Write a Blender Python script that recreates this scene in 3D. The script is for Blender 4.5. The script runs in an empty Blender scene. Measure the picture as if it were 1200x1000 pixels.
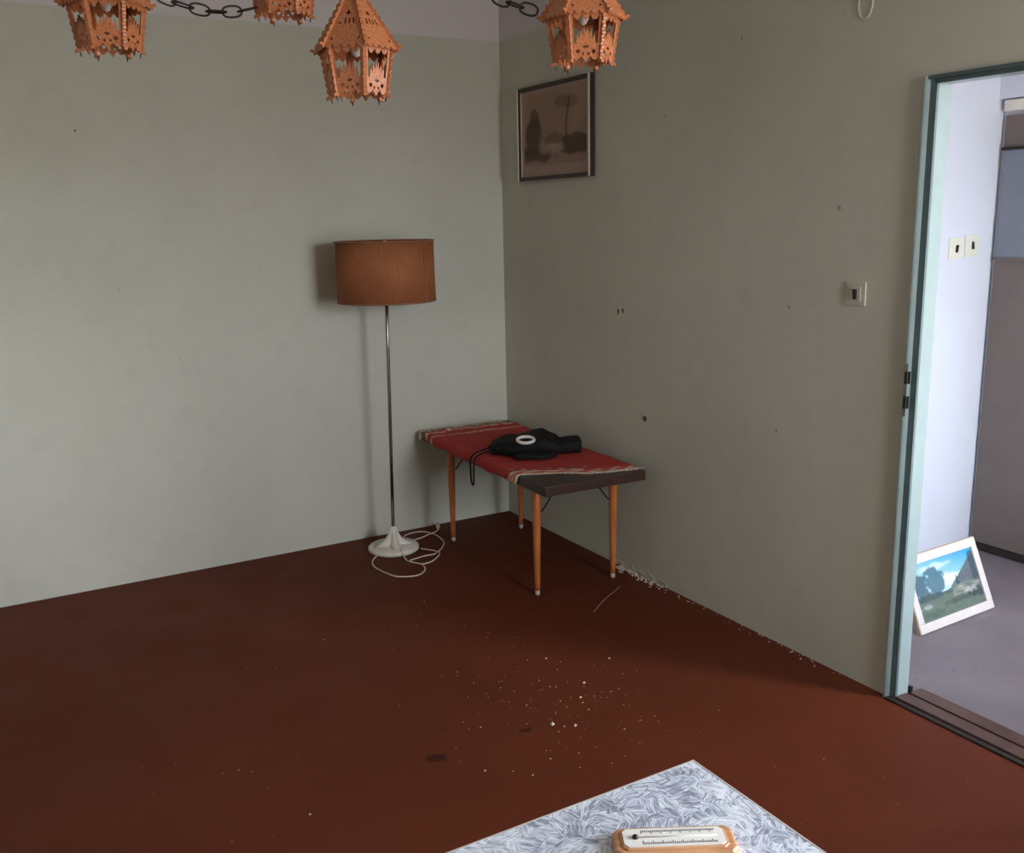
import bpy, bmesh, math, random
from mathutils import Vector, Matrix, noise
random.seed(7)
scene = bpy.context.scene
COL = scene.collection
PI = math.pi

# ------------------------------------------------------------------ camera
cam_d = bpy.data.cameras.new('camera'); cam = bpy.data.objects.new('camera', cam_d); COL.objects.link(cam)
cam_d.sensor_fit = 'HORIZONTAL'; cam_d.sensor_width = 36.0; cam_d.lens = 36.0 * 1136.04 / 1200.0
cam_d.clip_start = 0.02; cam_d.clip_end = 200
def cam_matrix(loc, pitch, yaw, roll):
    cy, sy, cp, sp = math.cos(yaw), math.sin(yaw), math.cos(pitch), math.sin(pitch)
    f = Vector((sy*cp, cy*cp, -sp)); rt = Vector((cy, -sy, 0)); up = rt.cross(f)
    c, s = math.cos(roll), math.sin(roll)
    r2 = c*rt + s*up; u2 = -s*rt + c*up
    m = Matrix((r2, u2, -f)).transposed().to_4x4(); m.translation = loc
    return m
cam.matrix_world = cam_matrix(Vector((-2.6158, -4.5876, 1.6258)), 0.2121, 0.5232, -0.0203)
scene.camera = cam

# ------------------------------------------------------------------ world (overcast daylight, ground below the horizon)
w = bpy.data.worlds.new('overcast_sky'); scene.world = w; w.use_nodes = True
nt = w.node_tree; nt.nodes.clear()
out = nt.nodes.new('ShaderNodeOutputWorld'); bg = nt.nodes.new('ShaderNodeBackground')
tc = nt.nodes.new('ShaderNodeTexCoord'); sep = nt.nodes.new('ShaderNodeSeparateXYZ'); rmp = nt.nodes.new('ShaderNodeValToRGB')
mr = nt.nodes.new('ShaderNodeMapRange'); mr.inputs[1].default_value = -1; mr.inputs[2].default_value = 1
nt.links.new(tc.outputs['Generated'], sep.inputs[0]); nt.links.new(sep.outputs[2], mr.inputs[0])
nt.links.new(mr.outputs[0], rmp.inputs[0]); nt.links.new(rmp.outputs[0], bg.inputs[0]); nt.links.new(bg.outputs[0], out.inputs[0])
e = rmp.color_ramp.elements
e[0].position = 0.0; e[0].color = (0.30, 0.29, 0.28, 1)
e[1].position = 1.0; e[1].color = (0.74, 0.86, 1.0, 1)
n_ = e.new(0.49); n_.color = (0.42, 0.42, 0.41, 1)
n_ = e.new(0.52); n_.color = (0.86, 0.93, 1.0, 1)
bg.inputs[1].default_value = 16.0

# daylight portals in the two window openings (they only guide sampling of the sky)
def portal(name, loc, rot, sx, sy):
    l = bpy.data.lights.new(name, 'AREA'); l.shape = 'RECTANGLE'; l.size = sx; l.size_y = sy
    l.cycles.is_portal = True
    o = bpy.data.objects.new(name, l); COL.objects.link(o); o.location = loc; o.rotation_euler = rot
ROOM_Y = -5.3; ROOM_X = -3.9; CEIL = 2.78
HALL_Y = -3.66                           # outer end of the hallway
BWIN = (-0.90, -0.06, 0.92, 2.28)         # room window in the wall behind the camera: x0 x1 z0 z1
HWIN = (0.62, 1.12, 0.35, 2.3)           # hallway window at the corridor's end: x0 x1 z0 z1
RWIN = (-5.00, -4.28, 0.86, 2.28)         # second room window, right wall, beside the camera: y0 y1 z0 z1
portal('side_window_portal', (0.09, (RWIN[0]+RWIN[1])/2, (RWIN[2]+RWIN[3])/2), (0, PI/2, 0), RWIN[3]-RWIN[2], RWIN[1]-RWIN[0])
portal('back_window_portal', ((BWIN[0]+BWIN[1])/2, ROOM_Y-0.02, (BWIN[2]+BWIN[3])/2), (PI/2, 0, 0), BWIN[1]-BWIN[0], BWIN[3]-BWIN[2])
portal('hallway_portal', ((HWIN[0]+HWIN[1])/2, HALL_Y-0.02, (HWIN[2]+HWIN[3])/2), (PI/2, 0, 0), HWIN[1]-HWIN[0], HWIN[3]-HWIN[2])

vs = scene.view_settings
vs.view_transform = 'Standard'; vs.look = 'None'; vs.gamma = 1.0; vs.use_curve_mapping = False
vs.exposure = 1.0

# ------------------------------------------------------------------ helpers: materials
def srgb(r, g, b):
    def f(c):
        c /= 255.0
        return c/12.92 if c <= 0.04045 else ((c+0.055)/1.055)**2.4
    return (f(r), f(g), f(b), 1)
class Mat:
    def __init__(s, name, base=(.5,.5,.5,1), rough=.6, metal=0.0, spec=.5):
        s.m = bpy.data.materials.new(name); s.m.use_nodes = True
        s.t = s.m.node_tree; s.b = s.t.nodes['Principled BSDF']
        s.b.inputs['Base Color'].default_value = base; s.b.inputs['Roughness'].default_value = rough
        s.b.inputs['Metallic'].default_value = metal; s.b.inputs['Specular IOR Level'].default_value = spec
    def n(s, kind, **kw):
        x = s.t.nodes.new(kind)
        for k, v in kw.items():
            if k.startswith('_'): x.inputs[int(k[1:])].default_value = v
            else: setattr(x, k, v)
        return x
    def l(s, a, b): s.t.links.new(a, b)
    def coord(s, kind='Object'): return s.n('ShaderNodeTexCoord').outputs[kind]
    def noise(s, scale, detail=4, rough=.55, vec=None, dist=0.0):
        x = s.n('ShaderNodeTexNoise'); x.inputs['Scale'].default_value = scale; x.inputs['Detail'].default_value = detail
        x.inputs['Roughness'].default_value = rough; x.inputs['Distortion'].default_value = dist
        s.l(vec if vec is not None else s.coord(), x.inputs['Vector']); return x
    def ramp(s, fac, stops):
        x = s.n('ShaderNodeValToRGB'); s.l(fac, x.inputs[0]); el = x.color_ramp.elements
        el[0].position, el[0].color = stops[0]; el[1].position, el[1].color = stops[-1]
        for p, c in stops[1:-1]:
            k = el.new(p); k.color = c
        return x.outputs[0]
    def mix(s, fac, a, b, mode='MIX'):
        x = s.n('ShaderNodeMix', data_type='RGBA', blend_type=mode)
        for sock, v in ((x.inputs[0], fac), (x.inputs[6], a), (x.inputs[7], b)):
            if hasattr(v, 'is_output'): s.l(v, sock)
            else: sock.default_value = v
        return x.outputs[2]
    def math(s, op, a, b=0.0, c=0.0):
        x = s.n('ShaderNodeMath', operation=op)
        for i, v in enumerate((a, b, c)):
            if hasattr(v, 'is_output'): s.l(v, x.inputs[i])
            else: x.inputs[i].default_value = v
        return x.outputs[0]
    def color(s, c): s.l(c, s.b.inputs['Base Color']); return s
    def rough(s, c): s.l(c, s.b.inputs['Roughness']); return s
    def bump(s, h, strength=.2, dist=.002):
        x = s.n('ShaderNodeBump'); x.inputs['Strength'].default_value = strength; x.inputs['Distance'].default_value = dist
        s.l(h, x.inputs['Height']); s.l(x.outputs[0], s.b.inputs['Normal']); return s
def plain(name, base, rough=.6, metal=0.0, var=.12, scale=30, spec=.5, bump=0.0):
    m = Mat(name, base, rough, metal, spec)
    nz = m.noise(scale, 4)
    d = tuple(c*(1-var) for c in base[:3]) + (1,); b = tuple(min(1, c*(1+var)) for c in base[:3]) + (1,)
    m.color(m.ramp(nz.outputs[0], [(.3, d), (.7, b)]))
    if bump: m.bump(nz.outputs[0], bump)
    return m.m
def vcol_mat(name, rough=.6, var=.1, scale=60, spec=.4, bump=0.0):
    m = Mat(name, rough=rough, spec=spec)
    a = m.n('ShaderNodeAttribute', attribute_name='Col')
    nz = m.noise(scale, 3)
    v = m.ramp(nz.outputs[0], [(.3, (1-var,)*3+(1,)), (.7, (1,1,1,1))])
    m.color(m.mix(1.0, a.outputs[0], v, 'MULTIPLY'))
    if bump: m.bump(nz.outputs[0], bump)
    return m.m

def wall_paint(name, base, dark, chip):
    m = Mat(name, base, .62, spec=.3)
    big = m.noise(1.1, 3, .5, m.coord('Object')); fine = m.noise(9, 6, .6); speck = m.noise(38, 3, .5)
    c = m.ramp(big.outputs[0], [(.3, dark), (.7, base)])
    c = m.mix(m.math('MULTIPLY', m.math('SUBTRACT', fine.outputs[0], .5), .25), c, (0, 0, 0, 1))
    # pale scuffs in blotches
    blot = m.math('GREATER_THAN', m.noise(1.7, 2, .5, None).outputs[0], .60)
    sc = m.ramp(speck.outputs[0], [(.66, (0,0,0,1)), (.74, (1,1,1,1))])
    c = m.mix(m.math('MULTIPLY', m.math('MULTIPLY', sc, blot), .22), c, chip)
    # unpainted whitewash band under the ceiling, brushed edge
    geo = m.n('ShaderNodeNewGeometry'); sp = m.n('ShaderNodeSeparateXYZ'); m.l(geo.outputs['Position'], sp.inputs[0])
    z = m.math('ADD', sp.outputs[2], m.math('MULTIPLY', m.math('SUBTRACT', m.noise(7, 3).outputs[0], .5), .012))
    k = m.n('ShaderNodeMapRange'); m.l(z, k.inputs[0]); k.inputs[1].default_value = 2.506; k.inputs[2].default_value = 2.514
    c = m.mix(k.outputs[0], c, srgb(216, 208, 208))
    m.color(c)
    m.bump(m.noise(22, 6, .65).outputs[0], .22, .004)
    return m.m
M = {}
M['wall'] = wall_paint('green_grey_distemper', srgb(208,206,193), srgb(196,194,180), srgb(224,222,210))
M['white_wall'] = plain('white_plaster', srgb(212,214,226), .7, var=.03, scale=3)
M['ceiling'] = plain('ceiling_whitewash', srgb(214,210,204), .8, var=.05, scale=4)

m = Mat('brown_floor_paint', rough=.6, spec=.12)
c = m.ramp(m.noise(1.3, 4, .6).outputs[0], [(.3, srgb(90,41,25)), (.7, srgb(102,48,30))])
c = m.mix(m.math('MULTIPLY', m.noise(26, 6, .7).outputs[0], .30), c, srgb(88,42,27))
sp_ = m.ramp(m.noise(120, 2, .5).outputs[0], [(.72, (0,0,0,1)), (.76, (1,1,1,1))])
c = m.mix(m.math('MULTIPLY', sp_, .25), c, srgb(170,120,92))
m.color(c); m.rough(m.ramp(m.noise(3, 4).outputs[0], [(.3, (.5,)*3+(1,)), (.7, (.66,)*3+(1,))]))
m.bump(m.noise(14, 5, .6).outputs[0], .12, .004)
M['floor'] = m.m
m = Mat('grey_hall_linoleum', rough=.5, spec=.4)
c = m.ramp(m.noise(2.2, 5, .6).outputs[0], [(.3, srgb(104,93,97)), (.7, srgb(124,113,117))])
c = m.mix(m.ramp(m.noise(30, 3).outputs[0], [(.66, (0,0,0,1)), (.72, (.5,.5,.5,1))]), c, srgb(78,66,70))
m.color(c); m.bump(m.noise(12, 5).outputs[0], .15, .004); M['hall_floor'] = m.m
M['door_paint'] = plain('pale_mint_gloss_paint', srgb(146,161,159), .3, var=.05, scale=18)
M['door_shaded'] = plain('shaded_mint_paint', srgb(84,102,102), .4, var=.08, scale=18)  # shade of the rebates and frame head put into the mint colour
M['threshold'] = plain('worn_threshold_wood', srgb(80,54,46), .5, var=.3, scale=14, bump=.2)
M['threshold_dark'] = plain('dark_gap_brown', srgb(38,24,20), .8, var=.3)  # dark brown for the threshold gap, floor batten and door sill
M['hall_brown'] = plain('brown_grey_door_paint', srgb(110,97,92), .5, var=.06, scale=6)
M['hall_blue'] = plain('blue_grey_door_panel', srgb(122,126,140), .3, var=.06, scale=5)
M['black'] = plain('black_plastic', srgb(14,13,13), .35, var=.2)
M['ivory'] = plain('ivory_plastic', srgb(222,220,205), .35, var=.04)
M['wall_plastic'] = plain('painted_over_switch_plastic', srgb(200,195,182), .4, var=.05)
M['chrome'] = plain('worn_chrome', srgb(150,146,138), .22, 1.0, var=.15)
M['steel'] = plain('dark_steel', srgb(58,52,48), .4, .8, var=.2)
M['white_enamel'] = plain('off_white_enamel', srgb(226,218,206), .4, var=.08, scale=16)
M['cord'] = plain('off_white_cable', srgb(214,196,180), .5, var=.06)
# varnished plywood
def wood(name, a, b, rough=.35, scale=(14, 90, 90), bump=.05):
    m = Mat(name, rough=rough, spec=.5)
    mp = m.n('ShaderNodeMapping'); mp.inputs['Scale'].default_value = scale; m.l(m.coord(), mp.inputs[0])
    nz = m.noise(1.0, 6, .6, mp.outputs[0], .6)
    m.color(m.ramp(nz.outputs[0], [(.3, a), (.7, b)])); m.bump(nz.outputs[0], bump, .001)
    return m.m
M['ply'] = wood('orange_varnished_plywood', srgb(164,86,48), srgb(208,136,92), .24, (160, 160, 18))
M['leg'] = wood('orange_beech', srgb(170,92,46), srgb(206,124,68), .35, (60, 60, 6))
M['top'] = wood('dark_walnut_veneer', srgb(46,27,20), srgb(70,42,31), .4, (40, 5, 40))
M['thermo_wood'] = wood('pale_varnished_wood', srgb(186,128,88), srgb(222,170,128), .32, (14, 90, 90))

# ------------------------------------------------------------------ helpers: geometry
def link(name, me, mat=None, parent=None):
    o = bpy.data.objects.new(name, me); COL.objects.link(o)
    if mat is not None and me is not None and not me.materials: me.materials.append(mat)
    if parent is not None: o.parent = parent
    return o
def bm_obj(name, bm, mat, parent=None, smooth=False):
    me = bpy.data.meshes.new(name); bmesh.ops.recalc_face_normals(bm, faces=bm.faces); bm.to_mesh(me); bm.free()
    if smooth:
        for p in me.polygons: p.use_smooth = True
    return link(name, me, mat, parent)
def box(bm, x0, x1, y0, y1, z0, z1, bev=0.0):
    vs_ = [bm.verts.new(p) for p in ((x0,y0,z0),(x1,y0,z0),(x1,y1,z0),(x0,y1,z0),(x0,y0,z1),(x1,y0,z1),(x1,y1,z1),(x0,y1,z1))]
    fs = [bm.faces.new([vs_[i] for i in f]) for f in ((0,3,2,1),(4,5,6,7),(0,1,5,4),(1,2,6,5),(2,3,7,6),(3,0,4,7))]
    if bev:
        es = list({ed for f in fs for ed in f.edges})
        bmesh.ops.bevel(bm, geom=es, offset=bev, segments=2, profile=.6, affect='EDGES')
    return fs
def box_obj(name, dims, mat, parent=None, bev=0.0):
    bm = bmesh.new(); box(bm, *dims, bev=bev); return bm_obj(name, bm, mat, parent)
def lathe(bm, prof, n=32, c=(0,0,0), cap=True):
    rings = []
    for r, z in prof:
        rings.append([bm.verts.new((c[0]+r*math.cos(2*PI*i/n), c[1]+r*math.sin(2*PI*i/n), c[2]+z)) for i in range(n)])
    for a, b in zip(rings, rings[1:]):
        for i in range(n): bm.faces.new((a[i], a[(i+1)%n], b[(i+1)%n], b[i]))
    if cap:
        if prof[0][0] > 1e-5: bm.faces.new(rings[0])
        if prof[-1][0] > 1e-5: bm.faces.new(rings[-1])
def tube(bm, pts, r, n=8, closed=False):
    pts = [Vector(p) for p in pts]; N = len(pts); rings = []
    prev = None
    for i, p in enumerate(pts):
        a = pts[(i-1) % N] if (closed or i > 0) else p; b = pts[(i+1) % N] if (closed or i < N-1) else p
        t = (b-a).normalized()
        if prev is None:
            u = t.orthogonal().normalized()
        else:
            u = (prev - t*prev.dot(t)).normalized()
        prev = u; v = t.cross(u)
        rr = r[i] if isinstance(r, (list, tuple)) else r
        rings.append([bm.verts.new(p + rr*(math.cos(2*PI*k/n)*u + math.sin(2*PI*k/n)*v)) for k in range(n)])
    for i in range(N if closed else N-1):
        a, b = rings[i], rings[(i+1) % N]
        off = 0
        if closed and i == N-1:
            off = min(range(n), key=lambda k: (a[0].co-b[k].co).length)
        for k in range(n): bm.faces.new((a[k], a[(k+1)%n], b[(k+1+off)%n], b[(k+off)%n]))
    if not closed: bm.faces.new(rings[0]); bm.faces.new(rings[-1])
def catmull(pts, sub=6):
    P = [Vector(p) for p in pts]; P = [2*P[0]-P[1]] + P + [2*P[-1]-P[-2]]; o = []
    for i in range(1, len(P)-2):
        for k in range(sub):
            t = k/sub; a, b, c, d = P[i-1:i+3]
            o.append(.5*((2*b)+(c-a)*t+(2*a-5*b+4*c-d)*t*t+(3*b-a-3*c+d)*t**3))
    o.append(P[-2]); return o
def plate_mesh(name, loops, thick, mat):
    """flat fretwork board: first loop is the outline, further loops are cut-outs (2-D), given a thickness"""
    cu = bpy.data.curves.new(name, 'CURVE'); cu.dimensions = '2D'; cu.fill_mode = 'BOTH'; cu.extrude = thick/2
    for lp in loops:
        s = cu.splines.new('POLY'); s.points.add(len(lp)-1); s.use_cyclic_u = True
        for i, (x, y) in enumerate(lp): s.points[i].co = (x, y, 0, 1)
    o = bpy.data.objects.new(name, cu); COL.objects.link(o)
    dg = bpy.context.evaluated_depsgraph_get()
    me = bpy.data.meshes.new_from_object(o.evaluated_get(dg)); me.name = name
    bpy.data.objects.remove(o); bpy.data.curves.remove(cu)
    me.materials.clear(); me.materials.append(mat)
    return me
def tag(o, label, cat, group=None, kind=None):
    if label: o['label'] = label
    if cat: o['category'] = cat
    if group: o['group'] = group
    if kind: o['kind'] = kind
    return o
def struct(o, label, cat): return tag(o, label, cat, kind='structure')
def thing(name, loc, label, cat, group=None, rz=0.0, kind=None):
    o = bpy.data.objects.new(name, None); COL.objects.link(o); o.location = loc; o.rotation_euler = (0,0,rz); o.empty_display_size = .05
    return tag(o, label, cat, group, kind)

# ------------------------------------------------------------------ the room
T = 0.15; TW = 0.07
bm = bmesh.new(); box(bm, ROOM_X-T, 0.0, ROOM_Y-T, T, -0.12, 0.0)
struct(bm_obj('floor', bm, M['floor']), 'reddish brown painted floor of the empty room', 'floor')
bm = bmesh.new(); box(bm, ROOM_X-T, TW, ROOM_Y-T, T, CEIL, CEIL+.1)
struct(bm_obj('ceiling', bm, M['ceiling']), 'whitewashed ceiling above the brown floored room', 'ceiling')
bm = bmesh.new(); box(bm, TW, 1.85, -3.66-T, -1.764+T, CEIL, CEIL+.1)
struct(bm_obj('ceiling_hallway', bm, M['ceiling']), 'white ceiling above the hallway, out of view', 'ceiling')
bm = bmesh.new(); box(bm, ROOM_X-T, TW, 0, T, 0, CEIL)
wl = struct(bm_obj('wall_back', bm, M['wall']), 'pale green grey wall behind the floor lamp', 'wall')
# partition wall with the doorway
DY0, DY1, DH = -2.59, -3.42, 2.005
bm = bmesh.new()
box(bm, 0, TW, DY0, 0, 0, CEIL); box(bm, 0, TW, RWIN[1], DY1, 0, CEIL); box(bm, 0, TW, ROOM_Y, RWIN[0], 0, CEIL); box(bm, 0, TW, RWIN[0], RWIN[1], 0, RWIN[2]); box(bm, 0, TW, RWIN[0], RWIN[1], RWIN[3], CEIL)
box(bm, 0, TW, DY1, DY0, DH, CEIL)
wr = struct(bm_obj('wall_right', bm, M['wall']), 'darker grey green wall with the framed picture and doorway', 'wall')
bm = bmesh.new(); box(bm, ROOM_X-T, ROOM_X, ROOM_Y, 0, 0, CEIL)
struct(bm_obj('wall_left', bm, M['wall']), 'pale green grey wall on the left, out of view', 'wall')
bm = bmesh.new()
def holed(bm, x0, x1, W, z1, ya, yb):
    box(bm, x0, W[0], ya, yb, 0, z1); box(bm, W[1], x1, ya, yb, 0, z1)
    box(bm, W[0], W[1], ya, yb, 0, W[2]); box(bm, W[0], W[1], ya, yb, W[3], z1)
holed(bm, ROOM_X-T, TW, BWIN, CEIL, ROOM_Y-T, ROOM_Y)
struct(bm_obj('wall_front', bm, M['wall']), 'pale green grey wall behind the camera', 'wall')
# window frame behind the camera
def window(name, W, y, label, rz=0.0):
    r = thing(name, ((W[0]+W[1])/2, y, W[2]) if rz == 0 else (0, (W[0]+W[1])/2, W[2]), label, 'window', rz=rz, kind='structure')
    cx = (W[0]+W[1])/2; hw = (W[1]-W[0])/2; h = W[3]-W[2]
    for d in ((-hw, -hw+.05, 0, h), (hw-.05, hw, 0, h)):
        box_obj('window_frame', (d[0], d[1], -.068, -.03, d[2], d[3]), M['white_enamel'], r)
    for d in ((-hw+.05, hw-.05, 0, .05), (-hw+.05, hw-.05, h-.05, h)):
        box_obj('window_frame', (d[0], d[1], -.068, -.03, d[2], d[3]), M['white_enamel'], r)
    box_obj('window_sill', (-hw-.05, hw+.05, -.02, .12, -.04, -.005), M['white_enamel'], r, bev=.006)

# ---- hallway
HX = 1.56; HY = -1.764
bm = bmesh.new(); box(bm, 0.0, HX+.29, HALL_Y-T, HY+T, -.12, -.003)
struct(bm_obj('floor_hallway', bm, M['hall_floor']), 'worn grey floor of the hallway beyond the doorway', 'floor')
bm = bmesh.new(); box(bm, TW, HX+.29, HY, HY+T, -.003, CEIL)
wh = struct(bm_obj('wall_hallway_end', bm, M['white_wall']), 'bright white hallway wall carrying two light switches', 'wall')
bm = bmesh.new()
RZ = 2.1; RY = -2.75
box(bm, HX+.05, HX+.29, HALL_Y, HY, -.003, CEIL); box(bm, HX, HX+.05, HALL_Y, HY, RZ, CEIL); box(bm, HX, HX+.05, HALL_Y, RY, -.003, RZ)
struct(bm_obj('wall_hallway_side', bm, M['white_wall']), 'white hallway wall around the recessed brown door', 'wall')
bm = bmesh.new(); holed(bm, TW, HX+.29, HWIN, CEIL, HALL_Y-T, HALL_Y)
struct(bm_obj('wall_hallway_front', bm, M['white_wall']), 'hallway wall with a window, out of view', 'wall')
window('window_3', RWIN, 0, 'white framed window in the right wall beside the camera', PI/2)
window('window_1', BWIN, ROOM_Y, 'white framed window in the wall behind the camera')
bm = bmesh.new(); box(bm, -4.1, 0.2, ROOM_Y-1.5, ROOM_Y-T, 2.45, 2.6)  # unseen slab added to cut high sky light entering the back window
struct(bm_obj('sky_shade_slab', bm, M['ceiling']), 'unseen slab added outside to cut high sky light at the window behind the camera', 'sky light blocker')
window('window_2', HWIN, HALL_Y, 'white framed window at the end of the hallway')
# recessed brown door with a blue grey panel
d2 = thing('door_2', (HX+.05, HY-.02, 0), 'brown grey recessed hallway door with a blue grey upper panel', 'door', kind='structure')
box_obj('door_leaf', (-.02, 0, -.93, 0, .035, 1.878), M['hall_brown'], d2)
box_obj('door_panel', (-.026, -.02, -.90, -.005, 1.405, 1.878), M['hall_blue'], d2)
box_obj('panel_moulding', (-.032, -.02, -.93, 0, 1.393, 1.405), M['hall_brown'], d2)
box_obj('panel_moulding', (-.034, 0, -.93, 0, 1.878, 1.892), M['steel'], d2)
box_obj('transom_board', (-.02, 0, -.93, 0, 1.892, 2.03), M['hall_brown'], d2)
box_obj('door_head', (-.045, 0, -.93, 0, 2.045, 2.095), M['white_enamel'], d2, bev=.008)
box_obj('door_sill', (-.03, .0, -.93, 0, 0, .03), M['threshold_dark'], d2)

# ---- steel door frame of the doorway in the right wall
def prism_z(bm, poly, z0, z1):
    a = [bm.verts.new((x, y, z0)) for x, y in poly]; b = [bm.verts.new((x, y, z1)) for x, y in poly]; n = len(poly)
    for i in range(n): bm.faces.new((a[i], a[(i+1)%n], b[(i+1)%n], b[i]))
    bm.faces.new(a); bm.faces.new(b)
d1 = thing('door_1', (0, (DY0+DY1)/2, 0), 'pale mint steel door frame around the open doorway', 'door frame', kind='structure')
yo = (DY0-DY1)/2
for s in (1, -1):
    bm = bmesh.new(); prism_z(bm, [(-.017, s*(yo+.011)), (-.017, s*(yo+.004)), (-.014, s*(yo-.001)), (.002, s*(yo-.001)), (.002, s*(yo+.011))], 0, DH+.009)
    j = bm_obj('jamb_nose', bm, M['door_paint'], d1)
    if s == 1:
        for zz, hh in ((1.085, .04), (1.005, .04)):
            box_obj('latch_slot', (-.0182, -.002, yo-.0022, yo+.0075, zz, zz+hh), M['black'], j)
        box_obj('strike_plate', (-.0176, -.0100, yo-.0008, yo+.0060, .98, 1.15), M['chrome'], j)
    bm = bmesh.new(); box(bm, .002, .012, min(s*(yo-.024), s*(yo+.016)), max(s*(yo-.024), s*(yo+.016)), 0, DH)
    bm_obj('jamb_rebate', bm, M['door_shaded'], d1)
    bm = bmesh.new(); box(bm, .012, TW-.004, min(s*(yo-.024), s*yo), max(s*(yo-.024), s*yo), 0, DH-.014)
    bm_obj('jamb_reveal', bm, M['door_paint'], d1)
bm = bmesh.new(); box(bm, -.012, .002, -yo+.001, yo-.001, DH-.001, DH+.009); bm_obj('head_nose', bm, M['door_shaded'], d1)
bm = bmesh.new(); box(bm, .002, .012, -yo+.02, yo-.02, DH-.014, DH+.010); bm_obj('head_rebate', bm, M['door_shaded'], d1)
bm = bmesh.new(); box(bm, .012, TW-.004, -yo+.02, yo-.02, DH-.014, DH); bm_obj('head_reveal', bm, M['door_paint'], d1)
box_obj('dark_gap_block', (TW+.004, TW+.014, yo-.03, yo-.008, 0.0, .03), M['black'], d1)  # black block standing in for the dark gap at the jamb's foot
# threshold
th = struct(thing('trim_1', (0, (DY0+DY1)/2, 0), None, None), 'worn brown wooden threshold across the doorway', 'threshold')
box_obj('threshold_board', (.002, .058, -yo+.024, yo-.024, 0, .012), M['threshold'], th, bev=.004)
box_obj('threshold_board', (.072, .135, -yo+.024, yo-.026, 0, .009), M['threshold'], th, bev=.004)
box_obj('gap_filler', (.056, .074, -yo+.024, yo-.024, -.002, .002), M['threshold_dark'], th)
box_obj('floor_batten', (-.022, -.002, -yo-.02, yo-.0, 0, .006), M['threshold_dark'], th)

# ---- old screw holes, chips and buried conduit on the right wall
def spot(name, y, z, r, mat, squash=1.0, depth=.002, parent=wr):
    bm = bmesh.new(); n = 9
    ring = [(r*random.uniform(.8, 1.15)*math.cos(2*PI*i/n), r*squash*random.uniform(.8, 1.15)*math.sin(2*PI*i/n)) for i in range(n)]
    a = [bm.verts.new((-depth, p, q)) for p, q in ring]; b = [bm.verts.new((.001, p*1.15, q*1.15)) for p, q in ring]
    for i in range(n): bm.faces.new((a[i], a[(i+1)%n], b[(i+1)%n], b[i]))
    bm.faces.new(a); bm.faces.new(b)
    o = bm_obj(name, bm, mat, parent); o.location = (0, y, z); return o
M['hole'] = plain('hole_dark', srgb(84,72,60), .9)
M['chip'] = plain('plaster_chip', srgb(196,184,168), .9, var=.1)
M['nail'] = plain('nail_hole_brown', srgb(158,148,134), .9)
M['smudge'] = plain('grey_filler', srgb(214,208,196), .8, var=.1)
spot('plaster_chip', -1.226, .745, .020, M['chip'], 1.0, .0015); spot('screw_hole', -1.236, .742, .012, M['hole'], 1.2, .003)
spot('plaster_chip', -1.045, 1.206, .026, M['smudge'], 1.1, .0012)
spot('screw_hole', -1.035, 1.202, .006, M['hole'], 2.4, .0025); spot('screw_hole', -1.068, 1.208, .006, M['hole'], 2.0, .0025)
for y, z, r in ((-2.272, 1.636, .0055), (-2.065, 1.292, .005), (-2.026, .83, .005), (-1.785, 2.249, .005), (-1.35, 2.02, .004)):
    spot('nail_hole', y, z, r, M['nail'], 1.5, .002)
bm = bmesh.new(); tube(bm, [(-.001, -2.362, CEIL), (-.001, -2.362, 2.25), (-.001, -2.352, 2.225), (-.001, -2.335, 2.218), (-.001, -2.318, 2.225), (-.001, -2.308, 2.25), (-.001, -2.308, CEIL)], .0035, 6)
bm_obj('buried_conduit', bm, M['wall'], wr, True)
# marks on the left-hand (lamp) wall
for x, z, r, mt in ((-2.42, 1.42, .012, 'chip'), (-1.34, 1.43, .006, 'smudge'), (-2.06, 2.02, .004, 'hole'), (-1.72, 1.02, .006, 'chip'), (-1.95, 1.35, .008, 'chip'), (-2.45, 1.6, .006, 'chip')):
    o = spot('plaster_chip', 0, 0, r, M[mt], 1.1, .0012, wl); o.rotation_euler = (0, 0, PI/2); o.location = (x, 0, z)

# ---- crumbled plaster where the right wall meets the floor
bm = bmesh.new()
def crumb(bm, p, s):
    k = [bm.verts.new(Vector(p) + Vector(v)*s*random.uniform(.6, 1.3)) for v in ((1,0,.0),(-.5,.8,.0),(-.5,-.8,.0),(.1,.1,.8))]
    for f in ((0,1,3),(1,2,3),(2,0,3),(0,2,1)): bm.faces.new([k[i] for i in f])
for i in range(130):
    t = random.random()**1.3
    crumb(bm, (-.004-abs(random.gauss(0, .02)), -1.07-.33*t, 0.0), random.uniform(.003, .012)*(1.2-t*.5))
for i in range(45):
    crumb(bm, (-.004-abs(random.gauss(0, .02)), random.uniform(-2.4, -1.35), 0), random.uniform(.002, .006))
tag(bm_obj('plaster_rubble', bm, M['chip']), 'crumbled plaster flakes along the foot of the right wall', 'rubble', kind='stuff')
bm = bmesh.new()
for y0, y1 in ((-1.02, -1.40),):
    n = 14
    for i in range(n):
        y = y0+(y1-y0)*(i+.5)/n; hh = random.uniform(.006, .03)*(1.0 if y > -1.45 else .6)
        a = [(-.003, y-.016, 0), (-.003, y+.016, 0), (-.003, y+.016+random.uniform(-.01, .01), hh), (-.003, y-.014, hh*random.uniform(.4, 1.2))]
        vv = [bm.verts.new(p) for p in a]; v2 = [bm.verts.new((.001, p[1], p[2])) for p in a]
        bm.faces.new(vv); bm.faces.new(v2)
        for k in range(4): bm.faces.new((vv[k], vv[(k+1)%4], v2[(k+1)%4], v2[k]))
tag(bm_obj('peeled_plaster', bm, M['chip'], wr), None, None, kind='stuff')
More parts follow.
